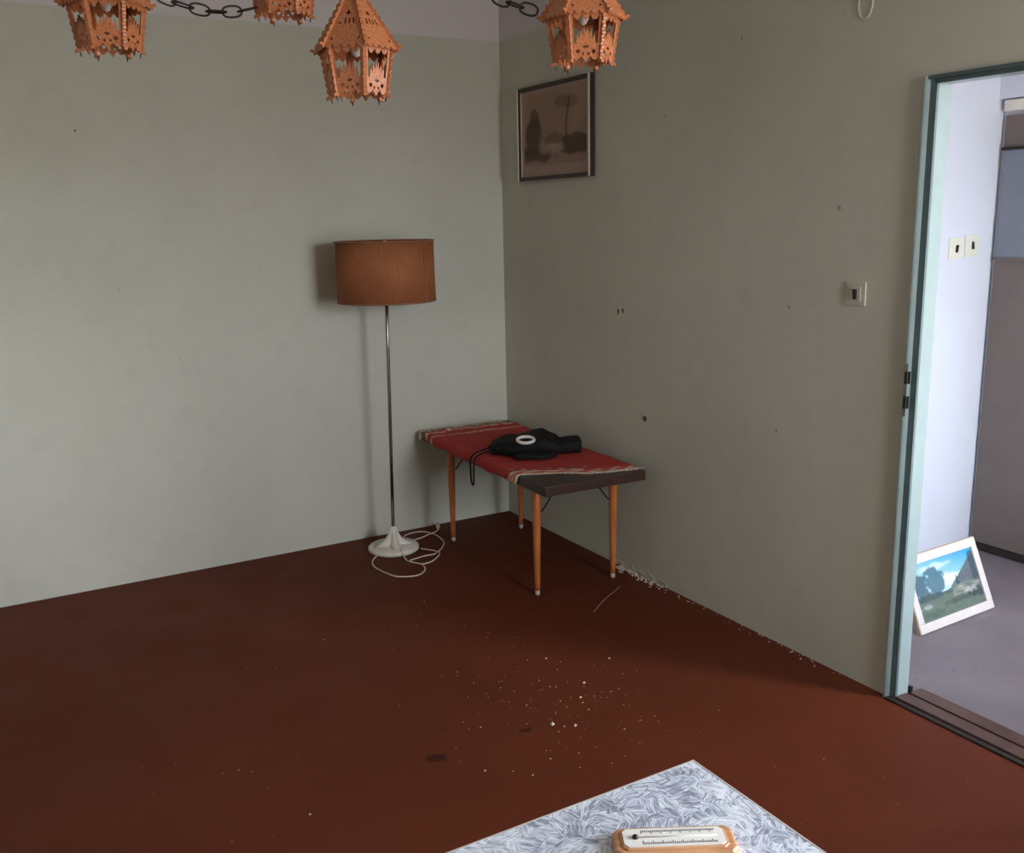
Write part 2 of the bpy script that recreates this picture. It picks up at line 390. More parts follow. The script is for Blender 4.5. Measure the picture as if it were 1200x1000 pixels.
# ---- crumbs on the floor
CR = [(-0.977,-0.951),(-1.208,-1.123),(-1.283,-1.314),(-1.049,-1.07),(-0.926,-1.422),(-0.901,-1.39),(-0.828,-1.71),(-0.895,-1.685),(-0.628,-1.838),(-0.673,-1.868),(-0.821,-1.95),(-0.891,-2.032),(-0.904,-2.066),(-0.914,-2.116),(-0.944,-1.849),(-0.923,-1.923),(-0.937,-1.907),(-0.962,-2.016),(-1.076,-1.979),(-1.072,-2.135),(-1.045,-2.165),(-1.012,-2.18),(-1.077,-2.183),(-1.172,-2.257),(-1.389,-2.255),(-1.279,-2.351),(-1.279,-2.024),(-1.162,-1.63),(-1.095,-2.323),(-1.187,-2.305),(-0.889,-2.283),(-1.136,-2.392),(-1.042,-2.424),(-0.66,-1.966),(-1.991,-1.884),(-2.022,-1.854),(-1.911,-2.187),(-1.482,-1.094),(-0.807,-0.884)]
bm = bmesh.new()
BIG = {(-0.628,-1.838): .010, (-0.821,-1.95): .010, (-0.891,-2.032): .009, (-1.072,-2.135): .014, (-1.012,-2.18): .010, (-0.828,-1.71): .008}
for x, y in CR: crumb(bm, (x, y, 0), BIG.get((x, y), random.uniform(.003, .006))*.75)
for i in range(110):
    crumb(bm, (random.gauss(-.98, .22), random.gauss(-2.05, .25), 0), random.uniform(.0012, .003))
for i in range(60):
    crumb(bm, (random.uniform(-2.4, -.2), random.uniform(-3.2, -.5), 0), random.uniform(.001, .0025))
tag(bm_obj('plaster_crumbs', bm, M['chip']), 'tiny pale plaster crumbs scattered on the brown floor', 'crumbs', kind='stuff')
bm = bmesh.new(); tube(bm, catmull([(-.43, -1.452, .003), (-.33, -1.38, .006), (-.17, -1.283, .004)], 5), .0028, 6)
M['straw'] = plain('dry_straw', srgb(140,96,74), .7)
tag(bm_obj('straw', bm, M['straw']), 'thin dry straw lying on the floor near the table legs', 'straw')
M['leaf'] = plain('dry_leaf', srgb(86,38,24), .7, var=.2)
def leaf(loc, s, rz, label):
    bm = bmesh.new(); c = bm.verts.new((0, 0, .004*s/.04)); n = 12
    r = [bm.verts.new((s*random.uniform(.7, 1.1)*math.cos(2*PI*i/n), .55*s*random.uniform(.7, 1.1)*math.sin(2*PI*i/n), random.uniform(.001, .004))) for i in range(n)]
    for i in range(n): bm.faces.new((c, r[i], r[(i+1)%n]))
    bmesh.ops.solidify(bm, geom=list(bm.faces), thickness=.001)
    o = tag(bm_obj('dry_leaf', bm, M['leaf']), label, 'leaf', 'dry leaves on the floor'); o.location = loc; o.rotation_euler = (0, 0, rz)
leaf((-1.478, -2.118, .0015), .036, -.5, 'larger dark dry leaf flake lying on the brown floor')
leaf((-1.163, -2.123, .0015), .020, -.2, 'small dark dry leaf flake lying near the pale crumbs')

# ------------------------------------------------------------------ floor lamp
lamp = thing('floor_lamp', (-.817, -.25, 0), 'floor lamp with brown drum shade, chrome pole and white base', 'floor lamp')
TILT = Vector((.016, -.024, 1.38))
def on_pole(z): return Vector((TILT.x*z/1.38, TILT.y*z/1.38, z))
bm = bmesh.new(); lathe(bm, [(0, 0), (.120, 0), (.127, .006), (.127, .018), (.121, .025), (.08, .0285), (.05, .031), (0, .031)], 48)
base = bm_obj('base', bm, M['white_enamel'], lamp, True)
# fluted cone cover with four wings
bm = bmesh.new(); n = 40; rings = []
for k, (r, z) in enumerate([(.072, .029), (.055, .038), (.036, .055), (.024, .085), (.016, .115), (.011, .125)]):
    p = on_pole(z); amp = [.42, .38, .30, .15, .05, 0][k]
    rings.append([bm.verts.new((p.x + r*(1+amp*math.cos(4*(2*PI*i/n)+.6))*math.cos(2*PI*i/n), p.y + r*(1+amp*math.cos(4*(2*PI*i/n)+.6))*math.sin(2*PI*i/n), z)) for i in range(n)])
for a, b in zip(rings, rings[1:]):
    for i in range(n): bm.faces.new((a[i], a[(i+1)%n], b[(i+1)%n], b[i]))
bm.faces.new(rings[-1]); bm.faces.new(rings[0])
bm_obj('base_cover', bm, M['white_enamel'], lamp, True)
bm = bmesh.new(); tube(bm, [on_pole(.1), on_pole(.5), on_pole(1.0), on_pole(1.515)], .0085, 16)
bm_obj('pole', bm, M['chrome'], lamp, True)
m = Mat('brown_lampshade_cloth', rough=.75, spec=.2)
mp = m.n('ShaderNodeMapping'); mp.inputs['Scale'].default_value = (260, 260, 12); m.l(m.coord(), mp.inputs[0])
nz = m.noise(1, 3, .5, mp.outputs[0])
c = m.ramp(nz.outputs[0], [(.3, srgb(150,92,58)), (.7, srgb(172,108,72))])
c = m.mix(m.ramp(m.noise(5, 3).outputs[0], [(.4, (0,0,0,1)), (.7, (.5,.5,.5,1))]), c, srgb(138,78,48))
m.color(c); m.bump(nz.outputs[0], .15, .001); M['shade'] = m.m
M['shade_trim'] = plain('shade_rim', srgb(140,100,72), .6)
SR, Z0, Z1 = .233, 1.248, 1.533
sc_ = on_pole(1.38)
bm = bmesh.new(); n = 96
rs = [[bm.verts.new((sc_.x+r*math.cos(2*PI*i/n), sc_.y+r*math.sin(2*PI*i/n), z)) for i in range(n)] for r, z in ((SR, Z0), (SR-.003, Z1), (SR-.006, Z1), (SR-.003, Z0))]
for k in range(4):
    a, b = rs[k], rs[(k+1)%4]
    for i in range(n): bm.faces.new((a[i], a[(i+1)%n], b[(i+1)%n], b[i]))
shade = bm_obj('lamp_shade', bm, M['shade'], lamp, True)
for nm, z in (('shade_rim', Z0+.003), ('shade_rim', Z1-.003)):
    bm = bmesh.new(); tube(bm, [(sc_.x+(SR-.001)*math.cos(2*PI*i/96), sc_.y+(SR-.001)*math.sin(2*PI*i/96), z) for i in range(96)], .0042, 6, True)
    bm_obj(nm, bm, M['shade_trim'], shade, True)
for ang in (-62, -8, 172):
    a = math.radians(ang); bm = bmesh.new()
    aa = [a+math.radians(d) for d in (-1.6, 1.6)]
    pts = [(sc_.x+rr*math.cos(q), sc_.y+rr*math.sin(q)) for q in aa for rr in (SR-.004, SR+.0012)]
    prism_z(bm, [pts[0], pts[1], pts[3], pts[2]], Z0+.004, Z1-.006)
    bm_obj('shade_seam', bm, M['shade'], shade)
# spider, socket and finial
bm = bmesh.new()
for k in range(3):
    a = 2*PI*k/3+.4; tube(bm, [(sc_.x, sc_.y, Z1-.03), (sc_.x+(SR-.004)*math.cos(a), sc_.y+(SR-.004)*math.sin(a), Z1-.008)], .002, 6)
bm_obj('shade_spider', bm, M['steel'], shade)
bm = bmesh.new(); lathe(bm, [(0, 0), (.02, 0), (.02, .05), (.012, .06), (0, .06)], 20, (sc_.x, sc_.y, Z1-.105)); bm_obj('socket', bm, M['black'], lamp, True)
bm = bmesh.new(); lathe(bm, [(0, 0), (.011, .004), (.009, .014), (.006, .02), (0, .022)], 16, (on_pole(1.5).x, on_pole(1.5).y, 1.512)); bm_obj('finial', bm, M['white_enamel'], lamp, True)
# cord
CA = [(-.80,-.262,.036),(-.82,-.34,.033),(-.826,-.392,.012),(-.83,-.455,.004),(-.797,-.522,.004),(-.795,-.557,.004),(-.814,-.612,.004),(-.864,-.654,.004),(-.916,-.647,.004),(-.969,-.603,.004),(-.997,-.482,.004),(-.994,-.407,.004),(-.968,-.345,.004),(-.93,-.30,.003)]
CB = [(-.716,-.124,.004),(-.672,-.082,.004),(-.614,-.069,.004),(-.569,-.092,.004),(-.543,-.168,.004),(-.556,-.286,.004),(-.608,-.373,.004),(-.678,-.433,.004),(-.73,-.442,.008),(-.80,-.46,.010),(-.83,-.47,.008),(-.807,-.50,.004),(-.783,-.532,.004),(-.724,-.515,.004),(-.665,-.462,.010),(-.661,-.413,.010),(-.70,-.322,.004)]
CD = [(-.700,-.225,.004),(-.674,-.185,.004),(-.617,-.165,.004),(-.569,-.151,.010),(-.525,-.135,.010),(-.490,-.090,.006)]
bm = bmesh.new()
for P in (CA, CB, CD): tube(bm, catmull([Vector(p)-Vector((-.817,-.25,0)) for p in P], 6), .0036, 8)
bm_obj('cord', bm, M['cord'], lamp, True)
bm = bmesh.new(); tube(bm, [Vector(p)-Vector((-.817,-.25,0)) for p in ((-.494,-.096,.008), (-.482,-.07,.012), (-.472,-.05,.016))], [.006, .010, .011], 12)
bm_obj('plug', bm, M['cord'], lamp, True)

# ------------------------------------------------------------------ side table in the corner
TBX, TBY, TH = -.313, -.695, .54
tbl = thing('side_table', (TBX, TBY, 0), 'low dark wooden table with orange tapered legs in the corner', 'table', rz=math.radians(-1.4))
HWX, HWY = .254, .640
bm = bmesh.new(); box(bm, -HWX, HWX, -HWY, HWY, TH-.044, TH, bev=.005)
bm_obj('table_top', bm, M['top'], tbl)
LX, LY0, LY1 = .200, -.468, .392
M['leg_tip'] = plain('pale_leg_tip', srgb(196,180,164), .5)
for i, (x, y) in enumerate(((-LX, LY0), (LX, LY0), (-LX, LY1), (LX, LY1))):
    bm = bmesh.new(); lathe(bm, [(0, .02), (.0105, .02), (.0125, .06), (.019, .36), (.0205, .44), (.0205, TH-.043), (0, TH-.043)], 20, (x, y, 0))
    lg = bm_obj('leg', bm, M['leg'], tbl, True)
    bm = bmesh.new(); lathe(bm, [(0, 0), (.008, 0), (.0108, .006), (.0112, .0225), (0, .0225)], 16, (x, y, 0)); bm_obj('leg_tip', bm, M['leg_tip'], lg, True)
    s = 1 if y > 0 else -1; sx = -1 if x > 0 else 1
    bm = bmesh.new(); tube(bm, [(x+sx*.018, y, TH-.16), (x+sx*.03, y, TH-.158), (x+sx*.105, y, TH-.06), (x+sx*.12, y, TH-.042)], .0035, 6)
    bm_obj('brace', bm, M['steel'], tbl)
# ---- red woven runner
cl = thing('red_runner', (TBX, TBY, TH), 'red woven runner with pale fringed ends draped over the corner table', 'tablecloth', rz=math.radians(-1.4))
NU, NV = 46, 90
me = bpy.data.meshes.new('woven_cloth'); V = []; F = []; Cc = []
def lerp(a, b, t): return a+(b-a)*t
def mixc(a, b, t): return tuple(lerp(a[i], b[i], t) for i in range(3))+(1,)
RED, DRED, WHT, BLK, ORG, DK = srgb(196,76,70), srgb(172,56,52), srgb(222,206,188), srgb(40,30,28), srgb(206,92,48), srgb(110,100,84)
OVER = .045
for j in range(NV):
    v = j/(NV-1)
    for i in range(NU):
        u = i/(NU-1)
        width = 2*HWX+OVER-.004
        sx = u*width                                     # from right edge (0) to overhang tip
        near = lerp(-HWY+.022, -HWY+.255, max(0, u-.05)**1.25) + .012*math.sin(9*u+1)
        y = lerp(near, HWY-.004, v)
        x = HWX-.004-sx
        z = .004 + .004*abs(noise.noise((x*9, y*7, 3.1))) + .0025*math.sin(y*23+4*noise.noise((x*4, y*3, 0)))*max(0, 1-abs(u-.5)*2)
        z += .018*max(0, 1-abs(v-.93)/.06)*max(0, noise.noise((x*12, y*9, 7))+.3)      # rucked far end
        if x < -HWX:
            dz = -HWX-x
            wob = .004*math.sin(y*31)+.004*noise.noise((y*14, 0, 5))
            x = -HWX-.004-.003-wob*.6-.02*min(1, dz/.045)*.3; z = z-dz*1.0 + .002
            if dz > .03: z += .010*noise.noise((y*9, 2, 5))
        V.append((x, y, max(z, -.09) if x < -HWX else max(z, .0035)))
        # woven pattern
        d = v*(HWY-near+ -near*0)  # distance from near edge
        nn = noise.noise((x*60, y*60, 1))
        c = mixc(RED, DRED, .5+.5*noise.noise((x*8, y*8, 2)))
        stripe = math.sin(y*90)
        if stripe > .8: c = mixc(c, DRED, .6)
        if v < .012: c = WHT
        elif v < .05: c = (WHT if ((i+2*j) % 7) < 2 else ORG if u > .55 else RED)
        elif v < .062: c = WHT if u > .4 else RED
        elif .075 < v < .10 and u > .35: c = (BLK if (i//2+j) % 3 == 0 else WHT if (i+j) % 4 == 0 else RED)
        if v > .985: c = WHT
        elif v > .955: c = DK if nn > -.1 else WHT
        elif .925 < v <= .955: c = mixc(RED, DK, .5)
        elif .90 < v <= .925: c = WHT if nn > .0 else RED
        elif .84 < v <= .855: c = mixc(WHT, RED, .4) if nn > -.2 else RED
        Cc.append(c)
for j in range(NV-1):
    for i in range(NU-1):
        a = j*NU+i; F.append((a, a+1, a+NU+1, a+NU))
me.from_pydata(V, [], F)
ca = me.color_attributes.new('Col', 'FLOAT_COLOR', 'POINT')
for k, c in enumerate(Cc): ca.data[k].color = c
for p in me.polygons: p.use_smooth = True
M['weave'] = vcol_mat('woven_red_wool', .85, .22, 220, .2, .3)
o = link('woven_cloth', me, M['weave'], cl); md = o.modifiers.new('s', 'SOLIDIFY'); md.thickness = .003; md.offset = 1
# fringe tufts at both ends
bm = bmesh.new()
for end in (0, NV-1):
    for i in range(0, NU-5):
        for k in range(2):
            p = Vector(V[end*NU+i]); p.x += random.uniform(-.005, .005); d = -1 if end == 0 else 1
            ln = random.uniform(.010, .022)
            if end: ln = .003
            if p.y - ln < -HWY-.02 : ln = .006
            tube(bm, [p+Vector((0, 0, .002)), p+Vector((random.uniform(-.004, .004), d*ln*.5, .003)), p+Vector((random.uniform(-.008, .008), d*ln, .001))], .0016, 4)
M['fringe'] = plain('fringe_cotton', srgb(224,204,186), .9)
tag(bm_obj('fringe', bm, M['fringe'], cl), None, None, kind='stuff')

# ---- black shoulder bag on the table
M['bagcloth'] = plain('black_nylon', srgb(17,15,15), .75, var=.3, scale=40, bump=.2, spec=.25)
BZ = TH+.0095
bag = thing('shoulder_bag', (-.31, -.79, BZ), 'crumpled black shoulder bag lying on the red runner', 'bag', rz=math.atan2(-.47, .88))
def loft_bag(name, secs, seed, n=28, amp=.010):
    bm = bmesh.new(); rings = []
    for s, yc, dep, h, z0 in secs:
        rg = []
        for k in range(n):
            a = 2*PI*k/n; ca_, sa = math.cos(a), math.sin(a); pw = .55
            y = yc + dep*(abs(ca_)**pw)*(1 if ca_ > 0 else -1); z = z0 + h*.5 + h*.5*(abs(sa)**pw)*(1 if sa > 0 else -1)
            d = amp*noise.noise((s*22+seed, y*22, z*22)) + amp*.5*noise.noise((s*50, y*50+seed, z*50))
            if z > z0+h*.25: z += d
            y += d*.8; ss = s + d*.5
            rg.append(bm.verts.new((ss, y, max(z, 0))))
        rings.append(rg)
    for a, b in zip(rings, rings[1:]):
        for k in range(n): bm.faces.new((a[k], a[(k+1)%n], b[(k+1)%n], b[k]))
    bm.faces.new(rings[0]); bm.faces.new(rings[-1])
    return bm_obj(name, bm, M['bagcloth'], bag, True)
loft_bag('bag_body', [(-.205, .0, .03, .030, .0), (-.19, .0, .06, .05, 0), (-.15, .0, .10, .062, 0), (-.11, .0, .11, .066, 0), (-.07, .0, .115, .070, 0), (-.03, .0, .118, .078, 0), (.01, .0, .118, .090, 0), (.045, .0, .115, .096, 0), (.075, .0, .11, .082, 0), (.105, 0, .105, .062, 0), (.13, .0, .10, .052, 0), (.15, .0, .08, .04, 0)], 1.3)
loft_bag('side_pocket', [(.10, -.03, .05, .05, 0), (.115, -.03, .06, .062, 0), (.15, -.03, .062, .066, 0), (.19, -.03, .06, .07, 0), (.212, -.03, .058, .07, .0), (.218, -.03, .05, .06, .004)], 4.1, amp=.005)
loft_bag('front_flap', [(-.10, -.13, .03, .020, 0), (-.08, -.135, .045, .026, 0), (-.03, -.14, .05, .030, 0), (.03, -.14, .05, .030, 0), (.06, -.13, .045, .026, 0), (.10, -.11, .03, .02, 0)], 8.2, amp=.005)
for (s, y, z, r) in ((-.185, -.05, .012, .016), (-.20, -.03, .03, .014), (-.175, -.07, .03, .012)):
    bm = bmesh.new(); bmesh.ops.create_icosphere(bm, subdivisions=2, radius=r)
    for v_ in bm.verts: v_.co = Vector((v_.co.x*1.3, v_.co.y, v_.co.z*.7)) * (1+.3*noise.noise(v_.co*70)) + Vector((s, y, z))
    bm_obj('strap_fold', bm, M['bagcloth'], bag, True)
# strap loop hanging over the table's left edge  (points given in the room, moved to the bag's frame)
mi = (Matrix.Translation((-.31, -.79, BZ)) @ Matrix.Rotation(math.atan2(-.47, .88), 4, 'Z')).inverted()
bm = bmesh.new()
SP = [(-.470,-.700,.575), (-.535,-.715,.572), (-.585,-.728,.566), (-.614,-.735,.552), (-.622,-.740,.53), (-.624,-.745,.48), (-.623,-.748,.44), (-.621,-.758,.424), (-.622,-.770,.44), (-.623,-.774,.49), (-.620,-.776,.535), (-.608,-.775,.560), (-.56,-.765,.572), (-.48,-.750,.575)]
tube(bm, [mi @ Vector(p) for p in catmull(SP, 5)], .0042, 8)
bm_obj('strap', bm, M['bagcloth'], bag, True)
# white oval ring resting on the bag
ring = thing('oval_ring', (-.402, -.872, BZ+.081), 'white oval ring with a dark centre resting on the black bag', 'ring', rz=math.atan2(-.47, .88))
bm = bmesh.new(); pts = [(.038*math.cos(2*PI*i/40), .030*math.sin(2*PI*i/40), 0) for i in range(40)]
tube(bm, pts, .0075, 10, True)
rb = bm_obj('ring_band', bm, plain('glossy_white_plastic', srgb(226,216,212), .25, var=.04), ring, True)
rb.rotation_euler = (math.radians(16), 0, 0)

# ------------------------------------------------------------------ framed picture on the right wall
def painted_plane(name, w_, h_, nx, ny, fn, mat, parent, thick=.002):
    me = bpy.data.meshes.new(name); V = []; F = []; C = []
    for j in range(ny+1):
        for i in range(nx+1):
            u, v = i/nx, j/ny; V.append(((u-.5)*w_, 0, v*h_)); C.append(fn(u, v))
    for j in range(ny):
        for i in range(nx):
            a = j*(nx+1)+i; F.append((a, a+1, a+nx+2, a+nx+1))
    me.from_pydata(V, [], F); ca = me.color_attributes.new('Col', 'FLOAT_COLOR', 'POINT')
    for k, c in enumerate(C): ca.data[k].color = c
    return link(name, me, mat, parent)
def blob(u, v, cu, cv, ru, rv, s=0, soft=.35, k=9, am=.5):
    d = math.hypot((u-cu)/ru, (v-cv)/rv) + am*noise.noise((u*k+s, v*k, s))
    return max(0, min(1, (1-d)/soft+.5))
def sepia(u, v):
    paper, img, dk = srgb(176,150,136), srgb(156,130,116), srgb(84,62,52)
    if u < .07 or u > .95 or v < .13 or v > .96: return paper
    c = mixc(img, srgb(172,142,122), max(0, min(1, v)))
    c = mixc(c, srgb(146,114,96), .5*blob(u, v, .45, .7, .3, .3, 3))
    c = mixc(c, dk, .9*blob(u, v, .2, .45, .13, .22, 1)); c = mixc(c, dk, .75*blob(u, v, .22, .66, .06, .12, 9))
    c = mixc(c, dk, .9*blob(u, v, .80, .33, .20, .12, 2)); c = mixc(c, dk, .8*blob(u, v, .2, .24, .35, .08, 4))
    c = mixc(c, dk, .5*blob(u, v, .52, .42, .12, .06, 6))
    if abs(u-.70-.02*math.sin(v*9)) < .018*(1.2-v*.6) and .3 < v < .85: c = mixc(c, dk, .7)
    c = mixc(c, dk, .45*blob(u, v, .70, .80, .16, .07, 8))
    c = mixc(c, srgb(188,158,142), .5*blob(u, v, .48, .3, .16, .06, 7))
    return c
M['print'] = vcol_mat('old_print', .55, .12, 90)
pw_, ph_ = .655, .445
pic = thing('framed_print', (-.012, -.527, 1.805), 'framed dark sepia landscape print hanging on the grey green wall', 'picture', rz=-PI/2)
# local x runs along the wall (towards the doorway), local y into the wall
M['frame_dark'] = plain('dark_brown_frame_wood', srgb(52,38,32), .4, var=.2)
M['frame_silver'] = plain('silver_frame_edge', srgb(214,206,192), .4, .0, var=.08)
for s in (-1, 1):
    x0, x1 = sorted((s*pw_/2, s*(pw_/2-.018)))
    b_ = box_obj('frame_side', (x0, x1, -.012, .010, 0, ph_), M['frame_dark'], pic)
    c0 = s*(pw_/2-.013)
    box_obj('frame_strip', (c0-.0065, c0+.0065, -.016, -.011, 0, ph_), M['frame_silver'], b_, bev=.002)  # pale silver strip along the frame side, its own colour
box_obj('frame_rail', (-pw_/2+.018, pw_/2-.018, -.012, .010, 0, .018), M['frame_dark'], pic)
box_obj('frame_rail', (-pw_/2+.018, pw_/2-.018, -.012, .010, ph_-.018, ph_), M['frame_dark'], pic)
box_obj('backing_board', (-pw_/2+.018, pw_/2-.018, .0, .008, .018, ph_-.018), M['frame_dark'], pic)
o = painted_plane('print', pw_-.036, ph_-.036, 80, 60, sepia, M['print'], pic); o.location = (0, -.002, .018)
box_obj('mat_edge', (-pw_/2+.034, -pw_/2+.037, -.006, -.002, .02, ph_-.02), M['frame_silver'], pic)

# ------------------------------------------------------------------ light switches
def switch(name, loc, rz, plate_mat, label, tilt=0.0, sz=.078):
    r = thing(name, loc, label, 'light switch', 'light switches', rz=rz)
    h = sz/2
    box_obj('switch_plate', (-h, h, -.006, 0, -h, h), plate_mat, r, bev=.002)
    b = box_obj('switch_bezel', (-h*.55, h*.55, -.0085, -.005, -h*.6, h*.6), plate_mat, r, bev=.0015)
    o = box_obj('rocker', (-.0065, .0065, -.015, -.007, -.017, .017), M['black'], r, bev=.002); o.rotation_euler = (tilt, 0, 0)
switch('light_switch', (0, -2.362, 1.357), -PI/2, M['wall_plastic'], 'grey light switch with black rocker on the room wall beside the doorway', .12)
switch('light_switch', (1.328, HY, 1.452), 0, M['ivory'], 'left ivory light switch of the pair on the white hallway wall', .15, .095)
switch('light_switch', (1.440, HY, 1.460), 0, M['ivory'], 'right ivory light switch of the pair on the white hallway wall', -.15, .095)

# ------------------------------------------------------------------ picture standing on the hallway floor
def landscape(u, v):
    sky = mixc(srgb(186,214,228), srgb(58,148,190), max(0, min(1, (v-.45)/.5*.6+u*.45)))
    c = sky
    c = mixc(c, srgb(224,232,238), .85*blob(u, v, .45, .58, .28, .10, 3, .6)); c = mixc(c, srgb(214,226,232), .6*blob(u, v, .35, .86, .2, .06, 5, .6))
    hill = .42 + max(0, u-.52)*1.05
    if v < hill + .02*noise.noise((u*14, 1, 2)) and u > .5: c = mixc(srgb(110,112,118), srgb(72,86,92), .5+.5*noise.noise((u*12, v*12, 3)))
    if abs(u-.66) < .022*(1-(v-.45)/.2) and .4 < v < .64: c = srgb(52,74,84)
    if u > .9 and v < .95 and v < hill+.08: c = mixc(c, srgb(44,60,74), .7)
    if v < .43+.02*math.sin(u*11): c = mixc(srgb(106,116,104), srgb(84,98,88), .5+.6*noise.noise((u*10, v*18, 4)))
    if .28 < v < .45 and u > .55: c = mixc(c, srgb(176,170,160), .6*max(0, noise.noise((u*8, v*30, 6))+.4))
    c = mixc(c, srgb(70,104,116), .95*blob(u, v, .33, .62, .14, .26, 1, .2, 13, .5)); c = mixc(c, srgb(64,92,104), .95*blob(u, v, .05, .6, .15, .24, 2, .2, 13, .5))
    c = mixc(c, srgb(58,76,76), .7*blob(u, v, .2, .38, .3, .05, 11))
    c = mixc(c, srgb(48,56,62), .8*blob(u, v, .9, .24, .13, .10, 12, .3, 16)); c = mixc(c, srgb(210,206,204), .45*blob(u, v, .82, .30, .09, .05, 13, .6, 26, .9))
    c = mixc(c, srgb(58,72,60), .6*blob(u, v, .6, .2, .22, .05, 15, .4, 14)); c = mixc(c, srgb(196,200,200), .4*blob(u, v, .12, .24, .09, .03, 14, .6, 26, .9))
    c = mixc(c, srgb(64,80,70), .5*blob(u, v, .2, .1, .2, .06, 17, .4, 14))
    return c
LW, LH = .485, .300
lp = thing('landscape_picture', (.756, -2.3185, .0), 'white framed landscape picture propped up on the grey hallway floor', 'picture', rz=math.radians(2.2))
tl = math.radians(-23.3)
def lean(o): o.rotation_euler = (tl, 0, 0); return o
M['pic_white'] = plain('white_frame_paint', srgb(206,194,190), .4, var=.05)
M['pic_wood'] = plain('raw_frame_edge', srgb(176,152,132), .6, var=.1)
fw = .036
for d in ((-LW/2, LW/2, 0, fw), (-LW/2, LW/2, LH-fw, LH), (-LW/2, -LW/2+fw, fw, LH-fw), (LW/2-fw, LW/2, fw, LH-fw)):
    o = lean(box_obj('frame_board', (d[0], d[1], -.004, .012, d[2], d[3]), M['pic_white'], lp, bev=.003))
for d in ((-LW/2-.003, -LW/2+.003, 0, LH), (LW/2-.003, LW/2+.003, 0, LH), (-LW/2, LW/2, LH-.003, LH+.003)):
    lean(box_obj('frame_edge', (d[0], d[1], .0, .016, d[2], d[3]), M['pic_wood'], lp))
lean(box_obj('backing_board', (-LW/2+.01, LW/2-.01, .008, .014, .01, LH-.01), M['pic_wood'], lp))
o = painted_plane('print', LW-2*fw+.004, LH-2*fw+.004, 90, 60, landscape, M['print'], lp); lean(o); o.location = Vector((0, .001*math.cos(tl)-.0*0, 0)) + Matrix.Rotation(tl, 3, 'X') @ Vector((0, .002, fw-.002))
lean(box_obj('back_strut', (-.03, .03, .014, .018, .06, .2), M['pic_wood'], lp))
bm = bmesh.new(); tube(bm, [(0, .095, .19), (0, .19, .0)], .006, 6); bm_obj('stand_strut', bm, M['pic_wood'], lp)

# ------------------------------------------------------------------ foreground table with frosted laminate
FX0, FX1, FY0, FY1, FZ = -2.86, -1.643, -4.25, -3.478, .745
ft = thing('laminate_table', ((FX0+FX1)/2, (FY0+FY1)/2, 0), 'table with blue grey frost patterned laminate top in the foreground', 'table')
hx, hy = (FX1-FX0)/2, (FY1-FY0)/2
m = Mat('frost_pattern_laminate', rough=.28, spec=.5)
co = m.coord()
vor = m.n('ShaderNodeTexVoronoi'); vor.inputs['Scale'].default_value = 40
wob = m.noise(26, 2); 
cw = m.n('ShaderNodeVectorMath', operation='MULTIPLY_ADD'); m.l(wob.outputs[1], cw.inputs[0]); cw.inputs[1].default_value = (.03, .03, 0); m.l(co, cw.inputs[2])
m.l(cw.outputs[0], vor.inputs['Vector'])
sepc = m.n('ShaderNodeSeparateColor'); m.l(vor.outputs['Color'], sepc.inputs[0])
rot = m.n('ShaderNodeVectorRotate', rotation_type='Z_AXIS'); m.l(co, rot.inputs['Vector']); m.l(m.math('MULTIPLY', sepc.outputs[0], 6.28), rot.inputs['Angle'])
mp = m.n('ShaderNodeMapping'); mp.inputs['Scale'].default_value = (38, 220, 1); m.l(rot.outputs[0], mp.inputs[0])
nz = m.noise(1.0, 3, .6, mp.outputs[0], .8)
f = m.math('ADD', m.math('MULTIPLY', nz.outputs[0], .95), m.math('MULTIPLY', m.math('SUBTRACT', sepc.outputs[1], .5), .12))
big = m.noise(5, 3)
f = m.math('ADD', f, m.math('MULTIPLY', m.math('SUBTRACT', big.outputs[0], .5), .35))
c = m.ramp(f, [(.32, srgb(128,130,148)), (.43, srgb(176,182,200)), (.52, srgb(222,226,238)), (.66, srgb(240,243,250))])
c = m.mix(m.ramp(m.noise(3.2, 3).outputs[0], [(.55, (0,0,0,1)), (.8, (.4,.4,.4,1))]), c, srgb(150,138,134))
m.color(c); M['laminate'] = m.m
box_obj('table_top', (-hx+.003, hx-.003, -hy+.003, hy-.003, FZ-.022, FZ), M['laminate'], ft)
M['edge_band'] = plain('pale_edge_band', srgb(196,188,184), .4)
for d in ((-hx, hx, hy-.003, hy), (-hx, hx, -hy, -hy+.003), (-hx, -hx+.003, -hy+.003, hy-.003), (hx-.003, hx, -hy+.003, hy-.003)):
    box_obj('edge_band', (*d, FZ-.023, FZ+.0005), M['edge_band'], ft)
for d in ((-hx+.05, hx-.05, hy-.07, hy-.05), (-hx+.05, hx-.05, -hy+.05, -hy+.07), (-hx+.05, -hx+.07, -hy+.07, hy-.07), (hx-.07, hx-.05, -hy+.07, hy-.07)):
    box_obj('apron', (*d, FZ-.11, FZ-.022), M['white_enamel'], ft)
for sx in (-1, 1):
    for sy in (-1, 1):
        bm = bmesh.new(); lathe(bm, [(0, 0), (.016, 0), (.024, FZ-.115), (.024, FZ-.022), (0, FZ-.022)], 16, (sx*(hx-.09), sy*(hy-.09), 0)); bm_obj('leg', bm, M['white_enamel'], ft, True)
